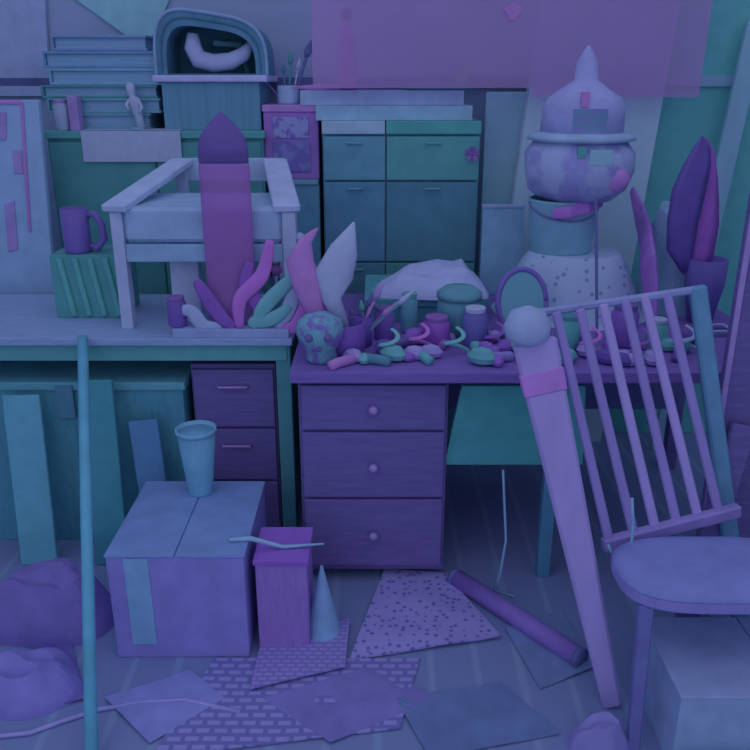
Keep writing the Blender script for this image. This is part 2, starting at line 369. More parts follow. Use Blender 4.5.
t = thing('board', ((x0 + x1) / 2, Y, 0), 'tall dark teal board standing against wall at right of the pale canvas', 'board')
MB().bb(x0 - .1, x1 + .25, Y, Y + .03, 0, zt, .003).build('panel', M('board_teal', (60, 110, 136), var=.06), t)
zr = P(720, 81, Y).z
MB().bb(x0 - .1, x1 + .25, Y - .02, Y, zr - .022, zr + .022, .004).build('rail', M('rail_blue', (80, 104, 148)), t)
a = P(760, 20, 3.50); b = at_floor((748, 70), (703, 262), 3.38)
tag(MB().slab((a.x, 3.52, a.z), (b.x, 3.38, 0.0), .082, .025).build('plank', M('plank_pale', (80, 108, 148), stretch=(1, 1, .2))), 'long pale plank leaning against the dark teal board at far right', 'plank')
# purple translucent sheet hung from a rod
Y = 3.36
t = thing('plastic_sheet', (P(500, 0, Y).x, Y, P(500, 97, Y).z), 'large translucent purple plastic sheet hanging above the canvas and drawer cabinet', 'sheet')
q0 = P(313, 88, Y); q1 = P(532, 97, Y); q2 = P(697, 97, Y); zt = 2.15
MB().prism([(q0.x, Y, zt), (q0.x, Y, q0.z), (q1.x, Y, q0.z), (q1.x, Y, q1.z), (q2.x + .005, Y, q2.z), (q2.x + .02, Y, zt)], (0, .002, 0), 0).build('film', M('purple_film', (120, 106, 162), .5, .05, 4, 0, alpha=.33, tint=(.86, .74, .92)), t)
MB().path([(-2.9, Y + .02, zt + .01), (2.9, Y + .02, zt + .01)], .014).build('rod', dpurp, t)
for f in (.05, .3, .55, .8, .97):
    x = q0.x + (q2.x - q0.x) * f; MB().box((x, Y + .01, zt), (.02, .03, .05), .003).build('clip', mag, t)

# pale door-like panel at left edge
Y = 3.2
pts = [P(-25, 100, Y), P(38, 100, Y), P(54, 300, Y), P(-25, 300, Y)]
bx1 = at_floor((38, 100), (50, 250), Y).x
t = thing('wardrobe_panel', (-1.55, Y + .02, 0), 'pale blue panel with thin magenta framing lines at the left edge', 'panel')
zt = P(0, 100, Y).z
A = P(38, 100, Y); B = P(56, 305, Y)
MB().prism([(-1.95, Y, 0), (B.x, Y, 0), (B.x, Y, B.z), (A.x, Y, zt), (-1.95, Y, zt)], (0, .03, 0), .003).build('panel', M('panel_pale', (86, 106, 156), var=.08), t)
A = P(22, 101, Y); B = P(30, 232, Y)
MB().slab((A.x, Y - .004, A.z), (B.x, Y - .004, B.z), .012, .008).build('frame_strip', mag, t)
A2 = P(-10, 102, Y); MB().slab((A2.x, Y - .004, A.z - .004), (A.x, Y - .004, A.z - .004), .016, .008).build('frame_strip', mag, t)
MB().px([(-6, 112), (6, 112), (6, 140), (-6, 140)], Y - .006, .006).build('patch', purp, t)
MB().px([(12, 150), (21, 150), (23, 174), (14, 174)], Y - .006, .006).build('patch', purp, t)
MB().px([(4, 205), (14, 200), (18, 250), (8, 252)], Y - .006, .006).build('patch', purp, t)
# large pale triangular paper at the top left (hung on wall)
tag(MB().px([(60, -12), (175, -12), (150, 41), (135, 42)], 3.845, .006, 0).build('wall_sheet', M('sheet_teal', (84, 116, 152))), 'pale teal pointed sheet pinned high on the wall above portfolios', 'sheet')
tag(MB().px([(-30, -12), (44, -12), (50, 96), (-30, 96)], 3.83, .02, 0).build('wall_sheet', M('sheet_grey', (92, 104, 156))), 'pale plain sheet pinned on the wall in top left corner', 'sheet')

# ------------------------------------------------------------------ left table
TZ = .80; TY = 2.55
xr = Z(292, 338, TZ).x
t = thing('work_table', (-.95, 2.95, 0), 'pale topped work table along the left side carrying the armchair', 'table')
MB().bb(-1.95, xr, TY, 3.15, TZ - .025, TZ, .004).build('tabletop', M('table_pale', (82, 98, 150), stretch=(1, 6, 6)), t)
MB().bb(-1.93, xr - .02, TY + .02, TY + .045, TZ - .085, TZ - .025).build('apron', teal, t)
for x in (-1.9, xr - .035):
    for y in (TY + .05, 3.10): MB().bb(x - .025, x + .025, y - .025, y + .025, 0, TZ - .025).build('leg', dteal, t)
# armchair on the table
def apx(x, y, Y): return P(x, y, Y)
t = thing('armchair', (P(205, 330, 2.68).x, 2.85, TZ), 'pale wooden low armchair with thick seat standing on the left table', 'chair')
yF, yB = 2.66, 3.08
xl = P(119, 250, yF).x; xR = P(289, 250, yF).x
za = P(120, 212, yF).z; zb = P(230, 166, yB).z
xlb = P(180, 165, yB).x; xrb = P(274, 165, yB).x
MB().bb(xl - .02, xl + .02, yF, yF + .05, TZ, za).build('leg', pale, t)
MB().bb(xR - .02, xR + .025, yF, yF + .05, TZ, za).build('leg', pale, t)
MB().bb(xlb - .02, xlb + .02, yB, yB + .04, TZ, zb).build('leg', pale, t)
MB().bb(xrb - .02, xrb + .02, yB, yB + .04, TZ, zb).build('leg', pale, t)
MB().slab((xl, yF - .015, za + .012), (xlb, yB + .04, zb + .012), .088, .024, .004, up=(0, 0, 1)).build('armrest', M('arm_pale', (100, 112, 162)), t)
MB().slab((xR, yF - .015, za + .012), (xrb, yB + .04, zb + .012), .088, .024, .004, up=(0, 0, 1)).build('armrest', MATS['arm_pale'], t)
MB().bb(xlb - .03, xrb + .03, yB + .04, yB + .07, zb - .06, zb + .024).build('back_rail', M('rail_pale', (94, 108, 156)), t)
zs1 = P(200, 193, yB - .1).z; zsf = P(200, 243, yF).z
MB().prism([(xl + .021, yF + .005, zsf), (xl + .021, yF + .005, zsf + .115), (xl + .021, yB - .1, zsf + .125), (xl + .021, yB - .1, zsf)], (xR - xl - .042, 0, 0), .012).build('seat', M('seat_pale', (86, 104, 152)), t)
MB().bb(xl + .021, xR - .021, yF + .004, yF + .03, zsf - .065, zsf - .006, .004).build('seat_rail', M('rail_blue_pale', (80, 102, 148)), t)
xc = P(181, 300, yF).x
MB().bb(xc - .05, xc + .05, yF + .08, yF + .14, TZ, zsf - .005, .006).build('centre_post', pale, t)
# pale drawing pad on table front, right of armchair legs
g0 = Z(166, 343, TZ); g1 = Z(290, 343, TZ)
tag(MB().bb(g0.x + .01, xr - .01, TY + .005, TY + .108, TZ + .0005, TZ + .03, .003).build('sketch_pad', M('pad_pale', (84, 96, 150))), 'long flat pale sketch pad on the front edge of the left table', 'pad')
# mug on the table (purple silhouette with handle)
p = P(78, 300, 2.9)
Yc = 2.86
m0 = P(60, 208, Yc); m1 = P(92, 252, Yc)
# stand for mug: dark teal crate on the table
k0 = P(48, 252, Yc - .06); k1 = P(118, 252, Yc - .06)
t = thing('crate', ((k0.x + k1.x) / 2, Yc + .04, TZ), 'dark teal wooden crate with slanted slats on left table under the mug', 'crate')
zk = m1.z
MB().bb(k0.x, k1.x, Yc - .06, Yc + .14, TZ, zk, .004).build('body', dteal, t)
for i in range(4):
    xx = k0.x + (k1.x - k0.x) * (.15 + .22 * i); MB().slab((xx, Yc - .065, zk - .01), (xx + .03, Yc - .065, TZ + .01), .02, .012).build('slat', M('slat_teal', (54, 100, 122)), t)
cxm = (m0.x + m1.x) / 2; rm = (m1.x - m0.x) / 2; hm = m0.z - zk
t = thing('mug', (cxm, Yc, zk), 'dark purple mug with a large looped handle on the teal crate', 'mug')
MB().lathe((cxm, Yc, zk), [(rm * .92, 0), (rm, .008), (rm, hm), (rm * .9, hm), (rm * .9, .012), (0, .012)], 30).build('body', M('mug_purple', (66, 56, 128), .4), t, True)
hp = [(cxm + rm * .98, Yc, zk + hm * .84), (cxm + rm * 1.5, Yc, zk + hm * .88), (cxm + rm * 2.0, Yc, zk + hm * .62), (cxm + rm * 2.05, Yc, zk + hm * .3), (cxm + rm * 1.5, Yc, zk + hm * .1), (cxm + rm * .97, Yc, zk + hm * .16)]
MB().path(hp, .013, 10).build('handle', MATS['mug_purple'], t, True)
# purple translucent bottle
Yb = 2.80
bx = P(233, 300, Yb).x; wz = (P(257, 200, Yb).x - P(209, 200, Yb).x) / 2
zt = P(237, 113, Yb).z; zn = P(237, 163, Yb).z
# stands on the seat of the armchair? -> on the table between the legs, in front of the seat
Yb = 2.625; bx = P(232, 300, Yb).x; wz = (P(257, 230, Yb).x - P(207, 230, Yb).x) / 2
zt = P(237, 112, Yb).z; zn = P(237, 163, Yb).z
Yb = 2.63
t = thing('bottle', (bx, Yb, TZ + .03), 'tall translucent magenta bottle with dark peaked cap in front of armchair', 'bottle')
wz2 = .026
mb = MB(); base = TZ + .03
def ell(c, prof, seg=32, fl=.33):
    m_ = MB(); m_.lathe((0, 0, 0), prof, seg)
    bmesh.ops.transform(m_.bm, matrix=Matrix.Translation(Vector(c)) @ Matrix.Diagonal((1, fl, 1, 1)), verts=m_.bm.verts[:]); return m_
ell((bx, Yb, base), [(wz * .96, 0), (wz, .01), (wz, zn - base - .01), (wz * .96, zn - base)]).build('body', M('bottle_glass', (106, 76, 146), .35, .06, 6, 0, alpha=.5, tint=(.86, .66, .92)), t, True)
hc = zt - zn
ell((bx, Yb, zn), [(wz * .98, 0), (wz * .98, hc * .3), (wz * .85, hc * .55), (wz * .5, hc * .78), (wz * .2, hc * .93), (.004, hc)]).build('cap', M('cap_dark', (72, 58, 128), .4, .06, 6, 0, alpha=.65), t, True)

# ------------------------------------------------------------------ desk
DZ = .77; DY = 2.30
dxl = xr + .015; dxr = 1.34
t = thing('desk', ((dxl + dxr) / 2, 2.8, 0), 'dark purple desk in the middle loaded with art clutter', 'desk')
desk = t
MB().bb(dxl, dxr, DY, 3.28, DZ - .035, DZ, .004).build('desktop', M('desk_top', (70, 58, 128), stretch=(1, 5, 5)), t)
px0 = dxl + .02; px1 = P(448, 420, DY + .04).x
pd = MB().bb(px0, px1, DY + .05, 3.1, 0.04, DZ - .035).build('pedestal', dpurp, t)
zz_ = [DZ - .05, .56, .32, .06]
for i in range(3):
    dr = MB().bb(px0 + .01, px1 - .01, DY + .032, DY + .05, zz_[i + 1] + .006, zz_[i] - .004, .004).build('drawer', M('drawer_purple', (64, 58, 118), stretch=(1, 1, 6)), t)
    MB().lathe(((px0 + px1) / 2, DY + .032, (zz_[i] + zz_[i + 1]) / 2), [(.006, 0), (.006, .012), (.015, .016), (.013, .026), (.004, .03)], 16, Matrix.Rotation(rad(90), 3, 'X')).build('knob', purp, dr, True)
ty = DY + .06
MB().px([(462, 386), (586, 386), (583, 465), (444, 465)], ty, .02).build('drawer', M('drawer_teal', (44, 96, 120)), t)['label'] = 'teal drawer front'
lx = P(548, 500, DY + .08).x
MB().bb(lx - .022, lx + .022, DY + .06, DY + .10, 0, DZ - .035 - .02).build('leg', M('leg_teal', (48, 84, 126)), t)
MB().bb(dxr - .07, dxr - .02, DY + .04, DY + .09, 0, DZ - .035).build('leg', dpurp, t)
MB().bb(dxr - .07, dxr - .02, 3.18, 3.23, 0, DZ - .035).build('leg', dpurp, t)
MB().bb(px1, dxr - .03, 3.15, 3.17, .3, DZ - .035).build('back_panel', npurp, t)
# teal box with crumpled white paper on the desk
q0 = Z(362, 340, DZ); q1 = Z(505, 340, DZ)
zb1 = P(430, 299, 2.85).z
bx0 = P(366, 320, 2.86).x; bx1 = P(486, 320, 2.86).x
t = thing('storage_box', ((bx0 + bx1) / 2, 3.0, DZ), 'dark teal box on the desk under the crumpled pale paper', 'box')
MB().bb(bx0, bx1, 2.86, 3.24, DZ, zb1 - .03).build('body', M('box_teal', (46, 86, 116)), t)
MB().bb(bx0 - .006, bx1 + .006, 2.85, 3.25, zb1 - .03, zb1, .004).build('lid', M('lid_teal', (50, 92, 122)), t)
cxp = (P(372, 285, 2.9).x + P(503, 285, 2.9).x) / 2
hf = crumple(.075, 4, .6, 7)
tag(MB().mound([(P(x, y, 2.95).x, yy) for x, y, yy in ((372, 285, 2.95), (374, 290, 2.88), (400, 295, 2.84), (430, 300, 2.83), (456, 300, 2.83), (476, 297, 2.84), (485, 292, 2.86), (488, 285, 2.92), (488, 270, 3.05), (486, 262, 3.18), (470, 262, 3.22), (440, 262, 3.23), (410, 262, 3.2), (388, 270, 3.1))], zb1, hf, 26).build('crumpled_paper', M('crumpled_pale', (100, 108, 164), .85, .05)), 'large crumpled pale paper on top of the dark teal box', 'paper')
# dark lid/bowl in front of paper
p = Z(458, 336, DZ)
zr_ = P(458, 290, p.y).z
t = thing('pot', (p.x, p.y, DZ), 'dark teal round pot in front of the crumpled pale paper', 'pot')
hh = zr_ - DZ; R_ = 22 / F * 2.8
MB().lathe((p.x, p.y, DZ), [(R_ * .7, 0), (R_ * .95, hh * .3), (R_, hh * .6), (R_ * .92, hh * .85)], 30).build('body', M('pot_teal', (50, 84, 116)), t, True)
MB().lathe((p.x, p.y, DZ + hh * .85), [(R_ * 1.02, 0), (R_ * 1.02, hh * .1), (R_ * .7, hh * .22), (0, hh * .25)], 30).build('lid', M('pot_lid', (56, 90, 122)), t, True)
# round hoop mirror
ym = 2.72; mc = P(522, 302, ym); R_ = 25 / F * 2.85
rot = Matrix.Rotation(rad(78), 3, 'X') @ Matrix.Identity(3)
rot = Matrix.Rotation(rad(12), 3, 'Z') @ rot
base_z = mc.z
t = thing('round_mirror', (mc.x, ym, DZ), 'round mirror in a thin purple hoop standing on the desk before the patterned cloth', 'mirror')
ring = [mc + rot @ Vector((R_ * math.cos(2 * PI * k / 40), R_ * 1.28 * math.sin(2 * PI * k / 40), 0)) for k in range(41)]
MB().path(ring, .010, 10).build('hoop', M('hoop_purple', (70, 62, 134)), t, True)
mbm = MB(); mbm.prism([mc + rot @ Vector((R_ * .97 * math.cos(2 * PI * k / 40), R_ * 1.24 * math.sin(2 * PI * k / 40), -.003)) for k in range(40)], rot @ Vector((0, 0, .006)), 0)
mbm.build('glass', M('mirror_glass', (66, 102, 138), .12, .04, 4, 0), t)
MB().path([mc + Vector((0, 0, -R_ * 1.25)), (mc.x, ym, DZ + .015)], .012).lathe((mc.x, ym, DZ), [(.07, 0), (.07, .01), (.02, .018)], 24).build('stand', npurp, t, True)
# patterned cloth mound + bucket + sculpture
cY = 3.0
xL = P(514, 280, cY).x; xRr = P(628, 280, cY).x; xcm = (xL + xRr) / 2
ztop = P(560, 250, 3.02).z
def cloth_h(x, y, e):
    b_ = min(1, e * 2.1); b_ = b_ * b_ * (3 - 2 * b_)
    return (ztop - DZ) * b_ * (1 + .0) + .02 * noise.noise((x * 14, y * 14, 1)) * (1 if b_ < .97 else .0)
pat = M2('patterned_cloth', (96, 110, 158), (66, 84, 140), 'dots', 26, (.16, .24))
tag(MB().mound(blob(xcm + .01, 3.0, .31, .25, 64, .12, 3), DZ, cloth_h, 40).build('draped_cloth', pat, smooth=True), 'pale cloth patterned with small rings draped over a stand behind the chair', 'cloth')
Yk = 3.02
k0 = P(526, 252, Yk); k1 = P(598, 198, Yk); cxk = (k0.x + k1.x) / 2; rk = (k1.x - k0.x) / 2
t = thing('bucket', (cxk, Yk, ztop), 'plain blue-grey bucket standing on the patterned cloth', 'bucket')
hk = k1.z - ztop
MB().lathe((cxk, Yk, ztop), [(rk * .88, 0), (rk * .9, .006), (rk, hk - .01), (rk * 1.03, hk), (rk * .95, hk), (rk * .86, hk * .5), (0, hk * .5)], 40).build('body', M('bucket_blue', (74, 104, 146), .5), t, True)
MB().path([(cxk + rk * math.cos(a), Yk - rk * math.sin(a), ztop + hk * .92 - .05 * math.sin(a)) for a in [PI * k / 16 for k in range(17)]], .004, 8).build('handle', npurp, t, True)
# ribbon around the bucket, magenta
tag(MB().path([P(x, y, yy) for x, y, yy in ((553, 214, Yk - rk - .006), (570, 212, Yk - rk - .014), (588, 207, Yk - rk * .75 - .02), (602, 203, Yk - rk * .2)) ], [.018, .022, .024, .014], 10, .25).build('ribbon', M('ribbon_magenta', (104, 70, 150))), 'magenta ribbon wrapped across the front of the blue-grey bucket', 'ribbon')
# tiered sculpture on bucket
zs0 = k1.z; xs = P(580, 150, Yk).x
wht = M2('plaster', (94, 104, 158), (84, 86, 150), 'noise', 12, (.45, .58)); 
t = thing('sculpture', (xs, Yk, zs0), 'pale tiered plaster sculpture with pointed tip on top of the bucket', 'sculpture')
def zpx(y): return P(580, y, Yk).z - zs0
s1 = 1 / F * 3.0
MB().lathe((xs, Yk, zs0), [(36 * s1, 0), (48 * s1, zpx(188)), (53 * s1, zpx(170)), (52 * s1, zpx(152)), (44 * s1, zpx(140))], 40, wob=.012).build('bowl', wht, t, True)
MB().lathe((xs, Yk, zs0), [(40 * s1, zpx(142)), (52 * s1, zpx(139)), (50 * s1, zpx(134)), (38 * s1, zpx(131))], 40, wob=.01).build('brim', M('plaster_rim', (88, 106, 154)), t, True)
MB().lathe((xs, Yk, zs0), [(40 * s1, zpx(134)), (39 * s1, zpx(110)), (35 * s1, zpx(98)), (22 * s1, zpx(88)), (12 * s1, zpx(80)), (10 * s1, zpx(62)), (4 * s1, zpx(50)), (.002, zpx(45))], 40, wob=.008).build('crown', M('plaster_lilac', (92, 96, 156)), t, True)
def curved_patch(x0, x1, y0, y1, rr, mat, name, th=.002):
    mb = MB(); n = 8; f = []
    for k in range(n + 1):
        x = x0 + (x1 - x0) * k / n; X = P(x, (y0 + y1) / 2, Yk - .15).x; d = X - xs
        yy = Yk - math.sqrt(max(.0005, rr * rr - d * d))
        zt_ = P(x, y0, yy).z; zb_ = P(x, y1, yy).z
        f.append([mb.bm.verts.new(c) for c in ((X, yy - th, zt_), (X, yy - th, zb_), (X, yy + .012, zb_), (X, yy + .012, zt_))])
    for k in range(n):
        for j in range(4): mb.bm.faces.new((f[k][j], f[k + 1][j], f[k + 1][(j + 1) % 4], f[k][(j + 1) % 4]))
    mb.bm.faces.new(f[0]); mb.bm.faces.new(f[-1][::-1]); return mb.build(name, mat, t)
curved_patch(574, 608, 109, 131, 40 * s1, M2('plaque', (64, 84, 130), (74, 74, 138), 'noise', 45, (.4, .5)), 'plaque')
curved_patch(582, 590, 92, 107, 39 * s1, mag, 'plaque')
curved_patch(586, 610, 150, 165, 53 * s1, M('plaque_teal', (86, 114, 154)), 'plaque')
curved_patch(575, 583, 147, 158, 53 * s1, teal, 'plaque')
MB().lathe((xs + 26 * s1, Yk - 42 * s1, zs0 + zpx(188)), [(.002, 0), (.04, .02), (.05, .05), (.03, .08), (.002, .09)], 16, wob=.02).build('lump', M('lump_magenta', (106, 78, 152)), t, True)
# tall dark stick
a = Z(597, 345, DZ); tag(MB().path([(a.x, a.y, DZ), (P(596, 196, a.y).x, a.y, P(596, 196, a.y).z)], .005, 8).build('dowel', npurp), 'thin dark upright dowel on the desk in front of patterned cloth', 'dowel')
# dark round teal jar right of the bucket
p = P(613, 254, 3.03)
q = Z(640, 300, DZ)
# pale fabric heap + magenta scarf at right
tag(MB().mound(blob(P(672, 285, 3.05).x, 3.09, .12, .17, 40, .15, 9), DZ, crumple(.36, 12, .2, 7), 26).build('fabric_heap', M('fabric_pale', (84, 108, 152), .9)), 'pale heap of fabric at the right back corner of the desk', 'fabric')
a = [P(x, y, yy) for x, y, yy in ((632, 190, 3.40), (640, 215, 3.30), (646, 238, 2.97), (648, 262, 2.86), (650, 285, 2.84), (652, 318, 2.80))]
tag(MB().path(a, [.02, .045, .05, .055, .05, .03], 12, .3).build('scarf', M('scarf_purple', (98, 70, 150), .9)), 'long magenta scarf trailing down over the pale fabric heap', 'scarf')
# potted plant with tall pointed leaves
p = Z(700, 318, DZ); p.y = min(p.y, 3.0); p = Vector((P(702, 300, 2.86).x, 2.86, DZ))
t = thing('potted_plant', p, 'potted plant with two tall pointed purple leaves at right end of desk', 'plant')
zrim = P(698, 262, 2.8).z; hh = zrim - DZ; R_ = .072
MB().lathe(p, [(R_ * .6, 0), (R_ * .95, hh * .6), (R_, hh), (R_ * .9, hh), (R_ * .85, hh * .8), (0, hh * .8)], 30).build('pot', M('pot_purple', (64, 58, 128)), t, True)
def leaf(o, path, ws, th, mat, nm):
    """thick leaf: px outline centres and half-widths at depth"""
    mb = MB(); R = []
    for (x, y, Y), w in zip(path, ws):
        c = P(x, y, Y); w = w / F * Y * 1.06
        R.append([mb.bm.verts.new(c + Vector(v)) for v in ((-w, 0, 0), (-w * .5, -th * .6, 0), (0, -th * .25, 0), (w * .5, -th * .6, 0), (w, 0, 0), (w * .5, th * .5, 0), (0, th, 0), (-w * .5, th * .5, 0))])
    for i in range(len(R) - 1):
        for k in range(8): mb.bm.faces.new((R[i][k], R[i][(k + 1) % 8], R[i + 1][(k + 1) % 8], R[i + 1][k]))
    mb.bm.faces.new(R[0]); mb.bm.faces.new(R[-1][::-1]); return mb.build(nm, mat, o, True)
l1 = leaf(t, [(686, 272, 2.86), (680, 250, 2.84), (683, 220, 2.83), (689, 190, 2.82), (697, 165, 2.82), (702, 146, 2.82), (702, 136, 2.82)], [5, 13, 15, 16, 13, 7, 1], .012, M('leaf_dark', (64, 54, 126), .5), 'leaf')
l1['label'] = 'dark blue-purple leaf'
l2 = leaf(t, [(693, 274, 2.87), (692, 255, 2.86), (698, 225, 2.86), (703, 200, 2.86), (709, 175, 2.86), (710, 150, 2.86), (706, 138, 2.86)], [10, 21, 20, 15, 8, 4, 1], .012, M('leaf_magenta', (100, 62, 146), .5), 'leaf')
l2['label'] = 'magenta leaf behind the dark one'
wires = [[(690, 268), (700, 275), (712, 272), (722, 262)], [(694, 275), (706, 285), (720, 280)], [(686, 262), (702, 255), (716, 262)]]
t = thing('wire_coil', (p.x, 2.77, DZ), 'loose coil of pale and dark wire in front of the purple plant pot', 'wire')
for i, w in enumerate(wires[:2]):
    zc_ = DZ + .012
    MB().path([(p.x + .055 * (1 - .2 * i) * math.cos(a), 2.715 + .05 * math.sin(a), DZ + .006 + .012 * i + .004 * math.sin(3 * a)) for a in [2 * PI * k / 30 for k in range(30)]], .004, 8).build('loop', [npurp, pale][i], t, True)

# ------------------------------------------------------------------ centre clutter on desk
# white twisted paper cone
def cone_paper(pts, rr, mat, label, nm='paper_twist', fl=.55, cat='paper'):
    return tag(MB().path(pts, rr, 12, fl).build(nm, mat, smooth=False), label, cat)
g = Z(343, 352, DZ)
t = thing('brush_pot', (g.x, g.y, DZ), 'squat purple pot holding twisted papers in the middle of the desk', 'pot')
MB().lathe(g, [(.06, 0), (.075, .02), (.075, .10), (.07, .105), (.066, .1), (.066, .02), (0, .02)], 26).build('body', M('pot_violet', (70, 50, 128)), t, True)
def tw(px_pts, Y0, rr, mat, label, nm='paper_twist', cat='paper', fl=.5):
    pts = [g + Vector((.03 if px_pts[0][0] > 325 else -.035, 0, .022))] + [P(x, y, Y0) for x, y in px_pts]
    return tag(MB().path(pts, rr, 14, fl).build(nm, mat, smooth=True), label, cat)
tw([(332, 300), (334, 275), (344, 250), (354, 222)], g.y, [.012, .03, .062, .045, .003], paper, 'tall pale twisted paper with pointed tip standing in the squat purple pot')
tw([(315, 310), (308, 285), (300, 262), (306, 240), (318, 228)], g.y + .01, [.01, .03, .05, .045, .02, .003], mag, 'magenta twisted paper curling up from the squat purple pot')
# magenta cone of cloth left
g2 = Z(305, 358, DZ)
tag(MB().mound(blob(dxl + .09, DY + .33, .065, .10, 36, .2, 22), DZ, crumple(.13, 5, .4, 14), 22).build('rag', M('rag_magenta', (112, 62, 150), .9)), 'bright magenta rag heaped beside the squat purple pot', 'rag')
# jar with mixed teal foliage (left of centre)
g3 = Vector((Z(272, 352, TZ).x, 2.62, TZ)); g3.x = min(g3.x, xr - .07)
g3 = Vector((xr - .05, 2.72, TZ))
t = thing('dried_plant', g3, 'teal and pale dried flowers in a jar on right end of left table', 'plant')
MB().lathe(g3, [(.04, 0), (.046, .01), (.046, .1), (.04, .12), (.036, .12), (.036, .02), (0, .02)], 24).build('jar', M('jar_teal', (62, 96, 130), .3), t, True)
for k in range(16):
    e = P(random.uniform(238, 302), random.uniform(228, 300), 2.72 + random.uniform(-.05, .05)); s_ = g3 + Vector((random.uniform(-.02, .02), random.uniform(-.02, .02), .03))
    mid_ = s_.lerp(e, .6) + Vector((0, 0, .03))
    st = MB().path([s_, mid_, e], .003, 6).build('stem', [dteal, npurp][k % 2], t)
    fl_ = MB(); rr_ = random.uniform(.016, .03)
    fl_.lathe(e, [(.002, -rr_), (rr_ * .7, -rr_ * .4), (rr_, rr_ * .2), (rr_ * .5, rr_ * .8), (.002, rr_)], 10, Matrix.Rotation(random.uniform(-.6, .6), 3, 'Y'), .012)
    fl_.build('flower', [M('flower_teal', (64, 106, 136)), mag, M('flower_pale', (90, 106, 154)), dmag][k % 4], st)
# skull-like teal object with holes at the desk front
p = Z(280, 398, DZ)
p = Vector((dxl + .09, DY + .11, DZ))
t = thing('carved_head', p, 'small teal carved head with dark eye hollows on desk front corner', 'carving')
MB().lathe(p, [(.04, 0), (.05, .015), (.045, .04), (.065, .065), (.075, .1), (.066, .135), (.035, .155), (.002, .16)], 26, wob=.01).build('head', M2('carved_teal', (64, 98, 134), (70, 60, 130), 'noise', 20, (.42, .52)), t, True)
for dx, dz_ in ((-.03, .098), (.028, .098), (0, .062)):
    MB().lathe(p + Vector((dx, -.066, dz_)), [(.0, 0), (.014 if dz_ > .08 else .008, .004), (.012 if dz_ > .08 else .007, .012), (.001, .014)], 14, Matrix.Rotation(rad(90), 3, 'X')).build('hollow', dpurp, t, True)
# paint tubes and scraps
tube_cols = [dpurp, M('tube_teal', (56, 100, 128)), dmag, M('tube_lilac', (84, 76, 146)), navy, mag]
names_c = ['dark purple', 'teal', 'deep magenta', 'lilac', 'navy', 'bright magenta']
used = []
def paint_tube(px_, py_, ang, ci, label):
    p = Z(px_, py_, DZ); d = Vector((math.cos(ang), math.sin(ang), 0))
    t = thing('paint_tube', (p.x, p.y, DZ), label, 'paint tube', 'paint tubes scattered on the desk')
    c = p + Vector((0, 0, .017))
    MB().path([c - d * .06 - Vector((0, 0, .006)), c - d * .03, c + d * .035, c + d * .045], [.017, .017, .017, .008], 12, .8).build('body', tube_cols[ci], t, True)
    MB().path([c + d * .046, c + d * .064], [.009, .008], 10).build('cap', [pale, npurp][ci % 2], t, True)
spots = [(400, 348, .4, 0, 'dark purple paint tube lying behind the other tubes on the desk'), (420, 360, 2.1, 1, 'teal paint tube lying near the front of the desk, left of the jars'), (446, 346, 1.2, 2, 'deep magenta paint tube lying left of the purple jar cluster'), (500, 362, .2, 3, 'lilac paint tube lying below the round mirror'), (372, 364, 2.8, 4, 'navy paint tube lying on the front edge of the desk'), (345, 366, .7, 5, 'bright magenta paint tube lying in front of the squat purple pot')]
for s_ in spots: paint_tube(*s_)
# jars
for i, (x, y, rr, h, gm, lm, lb) in enumerate(((384, 338, .035, .11, M('jar_violet', (70, 56, 132), .4), dpurp, 'violet jar left of the tall brush jar'), (409, 332, .03, .14, M('jar_blue', (58, 96, 130), .4), teal, 'slim teal blue jar with teal lid left of the round pot'), (436, 345, .045, .10, M('jar_plum', (84, 50, 134), .4), dmag, 'wide plum jar in front of the round pot'), (474, 345, .04, .13, M('jar_indigo', (62, 62, 130), .4), pale, 'indigo jar with pale lid right of the wide plum jar'), (566, 350, .04, .12, M('jar_sea', (52, 100, 126), .4), navy, 'sea green jar behind the chair slats'), (622, 345, .045, .14, M('jar_grape', (76, 56, 136), .4), dpurp, 'grape purple jar behind the chair slats'), (655, 348, .035, .10, M('jar_teal2', (58, 104, 130), .4), pale, 'teal jar with pale lid near right end of the desk'))):
    p = Z(x, y, DZ); jar(p.x, p.y, DZ, rr, h, gm, lm, lb)
# brush holder with many brushes
p = Z(396, 356, DZ)
p = Z(360, 345, DZ)
t = thing('brush_jar', p, 'dark cylindrical jar of assorted brushes at centre of the desk', 'jar')
MB().lathe(p, [(.04, 0), (.042, .1), (.038, .1), (.037, .015), (0, .015)], 24).build('body', M('jar_dark', (60, 50, 124)), t, True)
bl = ['short teal', 'leaning dark', 'tall lilac', 'thin magenta', 'thick purple', 'pale', 'curved teal']
for k in range(7):
    e = P(350 + k * 11, 318 - (k * 37 % 29) - 10, p.y + random.uniform(-.03, .03)); s_ = p + Vector((random.uniform(-.02, .02), random.uniform(-.02, .02), .018)); q = s_.lerp(e, .7)
    mm = [teal, npurp, lav, mag, dpurp, pale, dteal][k]
    tt = thing('paintbrush', s_, f'{bl[k]} paintbrush in the dark brush jar at centre of the desk', 'paintbrush', 'paintbrushes in the dark jar')
    MB().path([s_, q], [.003, .005], 8).build('handle', mm, tt, True)
    MB().path([q, s_.lerp(e, .8), e], [.006, .011, .002], 10, .6).build('bristles', [dpurp, teal, npurp, purp, mag, lav, pale][k], tt, True)
